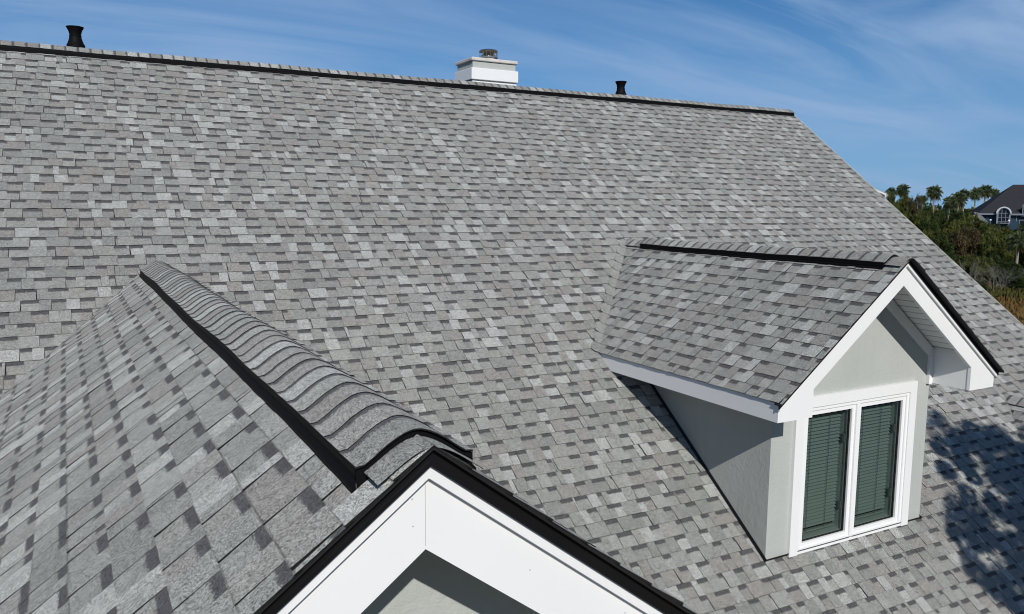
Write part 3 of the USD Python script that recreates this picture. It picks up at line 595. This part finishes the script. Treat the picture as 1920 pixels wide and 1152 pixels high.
# ------------------------------------------------------------------ trees
def leaf_mat(name, a, b, c=None, trans=0.25, spec=0.12):
    ramp = [(0.28, a), (0.55, b), (0.78, c or b)]
    return usdkit.material(stage, L+name, {'g': ('geometry', {}), 'n': ('noise_texture', {'scale': 0.9, 'detail': 5.0}), 'ad': ('math', {'math_type': 'multiply_add', 'value2': 0.35}), 'sb': ('math', {'math_type': 'subtract', 'value2': 0.17}),
        'r': ('rgb_ramp', {'ramp': ramp}), 'p': ('principled_bsdf', {'roughness': 0.6, 'specular_ior_level': spec}), 't': ('translucent_bsdf', {}), 'm': ('mix_closure', {'fac': trans})},
        [('g.position', 'n.vector'), ('g.random_per_island', 'ad.value1'), ('n.fac', 'ad.value3'), ('ad.value', 'sb.value1'), ('sb.value', 'r.fac'), ('r.color', 'p.base_color'), ('r.color', 't.color'), ('p.BSDF', 'm.closure1'), ('t.BSDF', 'm.closure2')], surface='m.closure')
bark = plain('bark', (0.11, 0.095, 0.08), 0.9, 0.2, var=0.3, scale=5)
pale_bark = plain('pale_bark', (0.20, 0.19, 0.175), 0.85, 0.2, var=0.25, scale=6)
palm_bark = plain('palm_bark', (0.27, 0.245, 0.205), 0.9, 0.2, var=0.3, scale=8)
LEAF = {'dark': leaf_mat('dark_oak_leaves', (0.026, 0.042, 0.012), (0.084, 0.112, 0.033), (0.15, 0.18, 0.056)),
        'olive': leaf_mat('olive_leaves', (0.048, 0.06, 0.016), (0.15, 0.162, 0.042), (0.23, 0.23, 0.07)),
        'yellow': leaf_mat('yellow_green_leaves', (0.055, 0.07, 0.018), (0.16, 0.175, 0.045), (0.24, 0.24, 0.075)),
        'rust': leaf_mat('rusty_leaves', (0.055, 0.047, 0.022), (0.145, 0.105, 0.05), (0.21, 0.135, 0.07))}
def leaves(mb, cen, n, g, size=(0.05, 0.12), rad=None):
    """n leaf clusters about the points cen (k x 3) with the radii rad."""
    i = g.integers(0, len(cen), n); d = g.normal(size=(n, 3)); d /= np.linalg.norm(d, axis=1, keepdims=True)
    p = cen[i]+d*(np.asarray(rad)[i]*g.uniform(0.35, 1.0, n)**0.6)[:, None]
    a = g.normal(size=(n, 3))+d*0.0; a /= np.linalg.norm(a, axis=1, keepdims=True); b = np.cross(a, g.normal(size=(n, 3))); b /= np.linalg.norm(b, axis=1, keepdims=True)
    s = g.uniform(*size, n)[:, None]; w = s*g.uniform(0.45, 0.8, n)[:, None]
    v = np.stack([p-a*s, p+b*w*0.8-a*s*0.2, p+a*s, p-b*w*0.8+a*s*0.1], 1).reshape(-1, 3)
    mb.add(v, np.arange(4*n).reshape(-1, 4))
def broadleaf(name, label, cat, kind, loc, rz, sc, seed, n=6500, lobes=15, stems=4, group=None):
    """A wide low tree in a unit box: 1 m high, about 1 m across."""
    t = thing(name, label, cat, loc, rz, sc, group); g = np.random.default_rng(seed)
    tr = MB(); cs, rs = [], []
    for k in range(lobes):
        a, r, z = g.uniform(0, 2*np.pi), 0.36*math.sqrt(g.random()), g.uniform(0.34, 0.86); r *= 1.15-0.55*z
        cs.append((r*math.cos(a), r*math.sin(a), z)); rs.append(g.uniform(0.12, 0.20))
    cs.append((g.uniform(-.08, .08), g.uniform(-.08, .08), 0.84)); rs.append(0.15); cs = np.array(cs); rs = np.array(rs)
    tr.tube([(0, 0, -0.03), (0.01, 0, 0.18), (0.02, 0.01, 0.42)], [0.030, 0.024, 0.014], 7)
    for k in range(len(cs)): tr.tube([(0.005, 0, 0.12+0.02*(k % 5)), cs[k]*[0.45, 0.45, 0.75], cs[k]], [0.012, 0.008, 0.003], 5)
    tr.build('trunk', bark, t)
    sub = []; sr = []
    for c, r in zip(cs, rs):
        for _ in range(9):
            d = g.normal(size=3); d /= np.linalg.norm(d); sub.append(c+d*r*g.uniform(0.55, 1.0)); sr.append(r*g.uniform(0.28, 0.5))
    mb = MB(); leaves(mb, np.array(sub), n, g, (0.013, 0.027), sr); leaves(mb, cs, n//2, g, (0.018, 0.034), rs*0.95)
    mb.build('crown', LEAF[kind], t)
    return t
def height_of(px, py, depth): return (EYE[2]-GROUND)+(389.3-py)*depth/FPX
PROTO = {}
def plant(kind, px, top, depth, wpx, label, name='oak_tree', cat='tree', group='trees and shrubs beyond the roof'):
    h = height_of(px, top, depth)*1.04; p = at(px, 400, depth); w = wpx*depth/FPX*1.4; loc = (p[0], p[1], GROUND); k = len(_plants); rz = (k*77) % 360
    _plants.append(0); key = (kind, k % 2)
    if key not in PROTO: PROTO[key] = broadleaf(name, label, cat, kind, loc, rz, (w, w, h), 100+k, group=group)
    else:
        src = PROTO[key]; x = thing(name, label, cat, loc, rz, (w, w, h), group)
        x.GetPrim().GetReferences().AddInternalReference(src.GetPrim().GetPath()); x.GetPrim().SetInstanceable(True)
_plants = []
for a in [
    ('olive', 1664, 371, 120, 40, 'olive oak crown at the roof edge under the leftmost palms'),
    ('olive', 1694, 370, 122, 46, 'broad olive crown beneath the fuller palm of the left pair'),
    ('rust', 1712, 376, 119, 34, 'reddish brown crown left of the tall single palm'),
    ('dark', 1737, 388, 128, 40, 'dark low crown behind the trunk of the tall single palm'),
    ('dark', 1768, 398, 130, 46, 'dark crown between the trunks of the middle palms'),
    ('dark', 1800, 396, 126, 46, 'dark crown below the palm cluster left of the blue house'),
    ('olive', 1694, 392, 106, 48, 'green crown touching the roof edge, left of the tall palm trunk'),
    ('yellow', 1724, 402, 105, 48, 'lighter green crown at the foot of the tall palm'),
    ('dark', 1752, 412, 103, 46, 'dark green crown right below the tall palm trunk'),
    ('olive', 1786, 416, 104, 46, 'olive crown below the second palm trunk'),
    ('yellow', 1813, 402, 106, 42, 'yellow green crown just left of the blue house'),
    ('olive', 1838, 413, 105, 44, 'olive crown in front of the grey lower roof of the blue house'),
    ('yellow', 1862, 420, 103, 44, 'yellow green crown below the arched window'),
    ('olive', 1890, 425, 103, 44, 'olive crown right of the arched window, against the blue wall'),
    ('dark', 1918, 424, 103, 44, 'dark crown at the right picture edge against the blue wall'),
    ('olive', 1742, 432, 93, 46, 'olive crown along the upper middle of the roof edge'),
    ('dark', 1768, 444, 92, 46, 'dark crown along the middle of the roof edge'),
    ('rust', 1796, 436, 95, 52, 'rusty brown crown in the middle of the thicket'),
    ('rust', 1826, 430, 96, 48, 'large rusty crown below the left end of the blue house'),
    ('yellow', 1856, 440, 95, 44, 'yellow green crown in the middle of the thicket above the bare shrub'),
    ('olive', 1884, 446, 94, 46, 'olive crown left of the stout palm near the right picture edge'),
    ('dark', 1935, 440, 94, 46, 'dark crown behind the stout palm at the right picture edge'),
    ('dark', 1790, 474, 87, 44, 'dark shrub at the roof edge below the rusty crowns'),
    ('olive', 1818, 480, 86, 46, 'olive shrub around the pale dead stems'),
    ('yellow', 1846, 482, 87, 44, 'mossy green shrub left above the bare grey shrub'),
    ('dark', 1872, 476, 88, 46, 'dark shrub directly behind the bare grey shrub'),
    ('dark', 1904, 490, 88, 46, 'dark shrub right behind the bare grey shrub'),
    ('dark', 1822, 520, 83, 40, 'low dark shrub at the roof edge by the start of the grass'),
    ('dark', 1846, 528, 82, 30, 'small dark shrub left of the bare grey shrub'),
    ('dark', 1926, 512, 83, 44, 'dark shrub at the right picture edge above the grass')]:
    plant(*a)
def bare_tree(name, label, px, top, depth, wpx, seed, mat, twigs=220, levels=4):
    h = height_of(px, top, depth); p = at(px, 400, depth); w = wpx*depth/FPX; g = np.random.default_rng(seed)
    t = thing(name, label, 'shrub' if h < 5 else 'tree', (p[0], p[1], GROUND)); tr, tw = MB(), MB()
    def grow(p0, d, ln, r, lv):
        d = d/np.linalg.norm(d); p1 = p0+d*ln*0.5+g.normal(size=3)*ln*0.06; p2 = p0+d*ln+g.normal(size=3)*ln*0.08
        (tr if lv < 2 else tw).tube([p0, p1, p2], [r, r*0.8, r*0.55], 5 if lv < 2 else 3, cap=False)
        if lv < levels:
            for _ in range(3 if lv < levels-1 else 4): grow(p0+(p2-p0)*g.uniform(0.45, 1.0), d+g.normal(size=3)*0.62*[w/h*1.2, w/h*1.2, 0.55]+[0, 0, 0.10], ln*g.uniform(0.55, 0.78), r*0.52, lv+1)
    for k in range(4): grow(np.array([g.uniform(-.15, .15)*w, g.uniform(-.1, .1), -0.1]), np.array([g.normal()*0.5*w/h, g.normal()*0.4, 1.0]), h*0.40, 0.016*h**0.5, 0)
    tr.build('trunk', mat, t); tw.build('twigs', mat, t)
grey_twig = plain('grey_twigs', (0.19, 0.18, 0.168), 0.9, 0.1, var=0.2)
bare_tree('bare_shrub', 'bare grey leafless shrub standing above the tan grass', 1880, 474, 81, 62, 7, grey_twig, levels=5)
bare_tree('dead_tree', 'dead tree with pale upright limbs rising out of the thicket', 1829, 468, 84.5, 8, 8, pale_bark, levels=3)
bare_tree('dead_tree', 'thin pale dead stem at the roof edge left of the bare shrub', 1822, 512, 81.5, 4, 9, pale_bark, levels=2)
# palms
palm_leaf = leaf_mat('palm_fronds', (0.07, 0.10, 0.04), (0.20, 0.24, 0.10), (0.34, 0.36, 0.17), 0.3, 0.5)
palm_dry = leaf_mat('dry_palm_fronds', (0.10, 0.075, 0.03), (0.16, 0.115, 0.05), (0.2, 0.15, 0.07), 0.2)
def palm(label, loc, hgt, rad, seed, rz=0.0, dry=3):
    """A cabbage palm: fan fronds on arching stalks about a thin trunk."""
    t = thing('palm_tree', label, 'palm tree', loc, rz, 1.0, 'palms beyond the roof'); g = np.random.default_rng(seed)
    lx, ly = g.uniform(-.4, .4, 2); top = np.array([lx, ly, hgt-rad*0.75])
    MB().tube([(0, 0, -0.2), (lx*0.2, ly*0.1, hgt*0.3), (lx*0.6, ly*0.6, hgt*0.65), top], [0.20, 0.15, 0.13, 0.16], 9).build('trunk', palm_bark, t)
    n = 30
    for k in range(n):
        el = math.radians(85-165*((k+0.5)/n)**0.9+g.uniform(-8, 8)); az = k*2.39996+g.uniform(-.2, .2)
        d = np.array([math.cos(az)*math.cos(el), math.sin(az)*math.cos(el), math.sin(el)]); side = np.array([-math.sin(az), math.cos(az), 0]); up = np.cross(d, side)
        st = rad*g.uniform(0.30, 0.48); hub = top+d*st+np.array([0, 0, -0.05*st]); mb = MB(); mb.tube([top, top+d*st*0.5+up*0.0, hub], [0.03, 0.022, 0.018], 3, cap=False)
        fl = rad*g.uniform(0.55, 0.72); m = 11
        for j in range(m):
            b = math.radians(-115+230*j/(m-1)); dirj = d*math.cos(b)+side*math.sin(b)+np.array([0, 0, -0.12]); dirj /= np.linalg.norm(dirj); ln = fl*(0.72+0.28*math.cos(b*0.8))
            wv = np.cross(dirj, up*0.4+g.normal(size=3)); wv /= np.linalg.norm(wv)+1e-9; wv *= rad*0.040
            mid = hub+dirj*ln*0.6; tip = hub+dirj*ln+np.array([0, 0, -0.42*ln*g.uniform(0.3, 1.3)])
            mb.add([hub, mid+wv, tip, mid-wv], [[0, 1, 2, 3]])
        mb.build('frond', palm_dry if k >= n-dry else palm_leaf, t)
    return t
def set_palm(px, cen, depth, rpx, label, seed, rz=0.0, dry=3, src=None):
    p = at(px, 400, depth); r = rpx*depth/FPX*1.05; h = height_of(px, cen, depth)+r*0.75; loc = (p[0], p[1], GROUND)
    if src is None: return palm(label, loc, h, r, seed, rz, dry)
    o, oh = src; x = thing('palm_tree', label, 'palm tree', loc, rz, h/oh, 'palms beyond the roof'); x.GetPrim().GetReferences().AddInternalReference(o.GetPrim().GetPath()); x.GetPrim().SetInstanceable(True)
    return x
set_palm(1666, 361, 140, 11, 'darker left palm of the pair at the roof edge', 201, dry=0)
set_palm(1690, 357, 142, 14.5, 'fuller palm right of the pair at the roof edge', 202)
set_palm(1725, 374, 140, 10, 'small low palm left of the tall single palm', 203, dry=0)
set_palm(1751, 360, 134, 16, 'tall single palm with a clear pale trunk against the sky', 204)
set_palm(1775, 378, 136, 14, 'low palm right beside the tall single palm', 205)
set_palm(1793, 373, 132, 17, 'bushy palm with a bare trunk below, middle of the palm cluster', 206)
set_palm(1806, 364, 142, 12, 'thin palm standing behind the middle of the palm cluster', 207)
set_palm(1826, 362, 140, 13, 'palm left of the tallest one beside the blue house roof', 208)
set_palm(1846, 357, 143, 14, 'palm rising highest beside the slope of the blue house roof', 209, dry=5)
set_palm(1862, 362, 150, 11, 'palm peeking over the slope of the blue house roof', 210, dry=0)
set_palm(1914, 449, 90, 22, 'stout palm near the right picture edge above the bare shrub', 211, dry=6)

g = np.random.default_rng(77); mb = MB(); ft, fr = [], []
for k in range(520):
    p = at(g.uniform(1560, 2150), 400, g.uniform(190, 300)); ft.append((p[0], p[1], GROUND+g.uniform(2.5, 8.3))); fr.append(g.uniform(1.2, 2.6))
leaves(mb, np.array(ft), 30000, g, (0.35, 0.7), fr)
tag(mb.build('far_woods', LEAF['dark']), 'dark far woods reading as one mass on the horizon behind the palms', 'woods', kind='stuff')

# ------------------------------------------------------------------ the blue house
ray = at(1885, 389, 115)-EYE; ray[2] = 0; dist = np.linalg.norm(ray); ray /= dist; ang = math.degrees(math.atan2(ray[1], ray[0]))-90
bh = thing('blue_house', 'blue house with a dark hipped roof and a white arched window', 'house', (*(EYE[:2]+ray[:2]*dist), GROUND), ang)
K = 115/FPX; HX = 1/15.4
def bx(px): return (px-1885)*HX
def bz(py): return 9.14+(389.3-py)*K
blue = plain('blue_siding', (0.022, 0.050, 0.078), 0.6, 0.3, var=0.08, scale=1.5); dark_roof = plain('dark_roof_shingles', (0.030, 0.030, 0.035), 0.9, 0.2, var=0.22, scale=7)
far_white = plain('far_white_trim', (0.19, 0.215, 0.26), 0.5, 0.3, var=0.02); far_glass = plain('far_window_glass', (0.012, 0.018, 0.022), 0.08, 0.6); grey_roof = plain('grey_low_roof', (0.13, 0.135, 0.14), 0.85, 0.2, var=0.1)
ez = bz(400)
MB().box((bx(1840), 0, 0), (9.5, 10, ez)).build('wall', blue, bh)
rz_, rxl = bz(352)+0.55, bx(1891)+0.35
hip = [(bx(1834), -0.5, ez), (10, -0.5, ez), (10, 11.5, ez), (-5.0, 11.5, ez), (rxl, 5.0, rz_), (10, 5.0, rz_)]
roof = MB().add(np.vstack([hip, np.array(hip[:4])-[0, 0, 0.25]]), [[0, 1, 5], [0, 5, 4], [0, 4, 3], [3, 4, 5], [3, 5, 2], [1, 2, 5], [0, 6, 7], [0, 7, 1], [0, 3, 9], [0, 9, 6], [6, 9, 8], [6, 8, 7]]).build('roof', dark_roof, bh)
MB().box((bx(1836), -0.56, ez-0.20), (10, -0.505, ez+0.02)).build('fascia_board', far_white, bh)
lr = np.array([(bx(1827), -2.2, bz(397)), (bx(1838), -0.2, bz(399.5)), (bx(1857), -0.2, bz(419)), (bx(1848), -2.2, bz(420))])
MB().add(np.vstack([lr, lr-[0, 0, 0.15]]), [[0, 1, 2, 3], [7, 6, 5, 4], [0, 4, 5, 1], [0, 3, 7, 4], [3, 2, 6, 7]]).build('lower_roof', grey_roof, bh)
cx, rw, zs = bx(1883.2), 0.66, bz(399.5)
th = np.linspace(0, math.pi, 25)
arch = lambda r, z0: Polygon([(cx+r*math.cos(a), zs+r*math.sin(a)) for a in th]+[(cx-r, z0), (cx+r, z0)])
win = MB().poly_y(arch(rw+0.20, bz(418.5)).difference(arch(rw-0.02, bz(417))), -0.75, 0.12).build('arched_window', far_white, bh)
MB().poly_y(Polygon([(cx+(rw+0.28)*math.cos(a), zs+(rw+0.28)*math.sin(a)) for a in th]+[(cx+(rw+0.10)*math.cos(a), zs+(rw+0.10)*math.sin(a)) for a in th[::-1]]), -0.95, 2.2).build('arched_hood', plain('hood_white', (0.5, 0.53, 0.58), 0.5, 0.3), win)
MB().poly_y(arch(rw-0.01, bz(417)), -0.60, -0.57).build('pane', far_glass, win)
for xx in (-0.24, 0.24): MB().box((cx+xx-0.03, -0.66, bz(417)), (cx+xx+0.03, -0.61, zs+0.58)).build('muntin', far_white, win)
for zz in (bz(399.5), bz(407.5), bz(415)): MB().box((cx-rw, -0.67, zz-0.03), (cx+rw, -0.615, zz+0.03)).build('muntin', far_white, win)
d0, d1, da = bx(1916.5), bx(1946), bz(378)
dk_ = [(d0-0.25, -0.7, bz(391)), ((d0+d1)/2, -0.7, da), (d1+0.25, -0.7, bz(391)), (d0-0.25, 4.2, bz(391)), ((d0+d1)/2, 4.2, da), (d1+0.25, 4.2, bz(391))]
MB().add(dk_, [[0, 1, 4, 3], [1, 2, 5, 4]]).build('dormer_roof', dark_roof, bh)
MB().poly_y([(d0, ez-0.4), (d1, ez-0.4), (d1, bz(391)), ((d0+d1)/2, da-0.12), (d0, bz(391))], -0.5, 3.5).build('dormer_wall', blue, bh)
w2 = MB().poly_y(sbox(d0+0.02, bz(399), d0+0.95, bz(383)).difference(sbox(d0+0.14, bz(398), d0+0.83, bz(384.5))), -0.56, -0.505).build('dormer_window', far_white, bh)
MB().box((d0+0.13, -0.53, bz(398.2)), (d0+0.84, -0.51, bz(384.3))).build('pane', far_glass, w2)
for pxx in (1907.6,): MB().box((bx(pxx)-0.05, -0.06, bz(414)), (bx(pxx)+0.05, -0.002, ez-0.21)).build('corner_board', far_white, bh)
w3 = MB().poly_y(sbox(bx(1913), bz(428), bx(1928), bz(411)).difference(sbox(bx(1914.2), bz(427), bx(1926.8), bz(412.2))), -0.07, -0.002).build('window', far_white, bh)
MB().box((bx(1914), -0.03, bz(427.2)), (bx(1927), -0.004, bz(412))).build('pane', far_glass, w3)
for k in range(14): MB().box((bx(1840)+0.02, -0.018, ez-0.42-0.2*k), (9.4, -0.003, ez-0.235-0.2*k)).build('siding_board', blue, bh)
globe = plain('white_globe', (0.8, 0.8, 0.78), 0.3, 0.4, var=0.01)
for px_, py_, r_, lab in ((1857.2, 412.8, 0.125, 'round white globe in the foliage left of the arched window'), (1891.6, 414.2, 0.135, 'round white globe in the foliage at the right foot of the arched window')):
    p = at(px_, py_, 108); t = thing('globe_lamp', lab, 'lamp', tuple(p), 0, 1.0, 'white globes in front of the blue house')
    m = trimesh.creation.icosphere(2, r_); MB().tm(m).build('globe', globe, t); MB().tube([(0, 0, -3.0), (0, 0, -r_+0.01)], 0.03, 6).build('post', far_white, t)
# cream gabled house behind the rake
p = at(1646, 389, 128); rr = p-EYE; an = math.degrees(math.atan2(rr[1], rr[0]))-90
ch = thing('cream_house', 'cream gabled house just showing over the roof edge, mostly hidden', 'house', (p[0], p[1], GROUND), an)
cream = plain('cream_siding', (0.50, 0.44, 0.34), 0.7, 0.2); cz = lambda py: 9.14+(389.3-py)*128/FPX
tan_roof = plain('tan_roof', (0.28, 0.22, 0.17), 0.9, 0.2)
MB().poly_y([(-4.6, 0), (1.0, 0), (1.0, cz(367)), (-1.2, cz(353.8)), (-4.6, cz(374))], 0, 7).build('wall', cream, ch)
for a, b in (((-1.2, cz(352.6)), (1.25, cz(366))), ((-1.2, cz(352.6)), (-5.0, cz(375)))):
    sgn = 1 if b[0] > a[0] else -1
    MB().poly_y([a, b, (b[0], b[1]-0.28), (a[0], a[1]-0.28)], -0.35, -0.27).build('rake_board', white_paint, ch)
    MB().poly_y([(a[0], a[1]+0.06), (b[0]+0.1*sgn, b[1]+0.02), (b[0]+0.1*sgn, b[1]-0.06), (a[0], a[1]-0.03)], -0.265, 7.3).build('roof', tan_roof, ch)
MB().box((0.9, -0.33, cz(372)), (1.35, 7, cz(366.5))).build('eave_box', white_paint, ch)
# thin radio mast
p = at(1746, 389, 900); mast = thing('radio_mast', 'thin far radio mast, a faint line above the palms', 'mast', (p[0], p[1], GROUND)); mm = MB(); hm = 9.14+(389-312)*900/FPX
for k in range(3): a = k*2.094; mm.tube([(0.35*math.cos(a), 0.35*math.sin(a), 0), (0.25*math.cos(a), 0.25*math.sin(a), hm)], 0.045, 4)
for k in range(24): z = hm*k/24; mm.tube([(0.35, 0, z), (-0.17, 0.30, z+hm/48), (-0.17, -0.30, z+hm/24)], 0.03, 3)
mm.build('lattice', plain('grey_steel', (0.35, 0.36, 0.38), 0.5, 0.4), mast)

# ------------------------------------------------------------------ the yard tree in front of the eave, out of the frame, whose shade falls on the roof
g = np.random.default_rng(5); shade = Polygon([(-3.43, -5.64), (-3.12, -5.78), (-2.79, -5.99), (-2.3, -5.98), (-1.2, -6.3), (-0.6, -8.4), (-3.4, -8.5), (-4.5, -7.9), (-4.95, -7.49), (-4.92, -7.36), (-5.0, -7.1), (-4.8, -6.78), (-4.25, -6.43), (-4.11, -6.13), (-3.9, -5.9)]).buffer(-0.10)
from shapely.geometry import Point
cl = []; rd = []
while len(cl) < 420:
    x, y = g.uniform(-5.0, -0.6), g.uniform(-8.5, -5.6)
    if shade.contains(Point(x, y)):
        k = g.uniform(5.2, 8.8); cl.append(np.array([x, y, y*T])+SUN_TO*k); rd.append(g.uniform(0.10, 0.22))
cl, rd = np.array(cl), np.array(rd); cc = cl.mean(0)
yt = thing('yard_tree', 'leafy tree in front of the eave that throws the dappled shade at the lower right', 'tree', (cc[0], cc[1]-0.4, GROUND)); base = np.array([cc[0], cc[1]-0.4, GROUND])
tr = MB().tube([(0, 0, -0.2), (0.1, 0.05, 2.5), (0, 0.2, cc[2]-GROUND-1.5), (0, 0.4, cc[2]-GROUND)], [0.26, 0.21, 0.15, 0.06], 10)
for k in range(0, len(cl), 6):
    e = cl[k]-base; tr.tube([(0, 0.2, max(2.5, cc[2]-GROUND-1.8+g.uniform(-0.6, 0.6))), e*[0.55, 0.55, 1]-[0, 0, 0.5], e], [0.045, 0.025, 0.008], 5)
tr.build('trunk', bark, yt)
mb = MB(); leaves(mb, cl-base, 72000, g, (0.026, 0.050), rd); mb.build('crown', leaf_mat('yard_tree_leaves', (0.014, 0.022, 0.007), (0.036, 0.05, 0.015), (0.06, 0.075, 0.025), 0.08), yt)
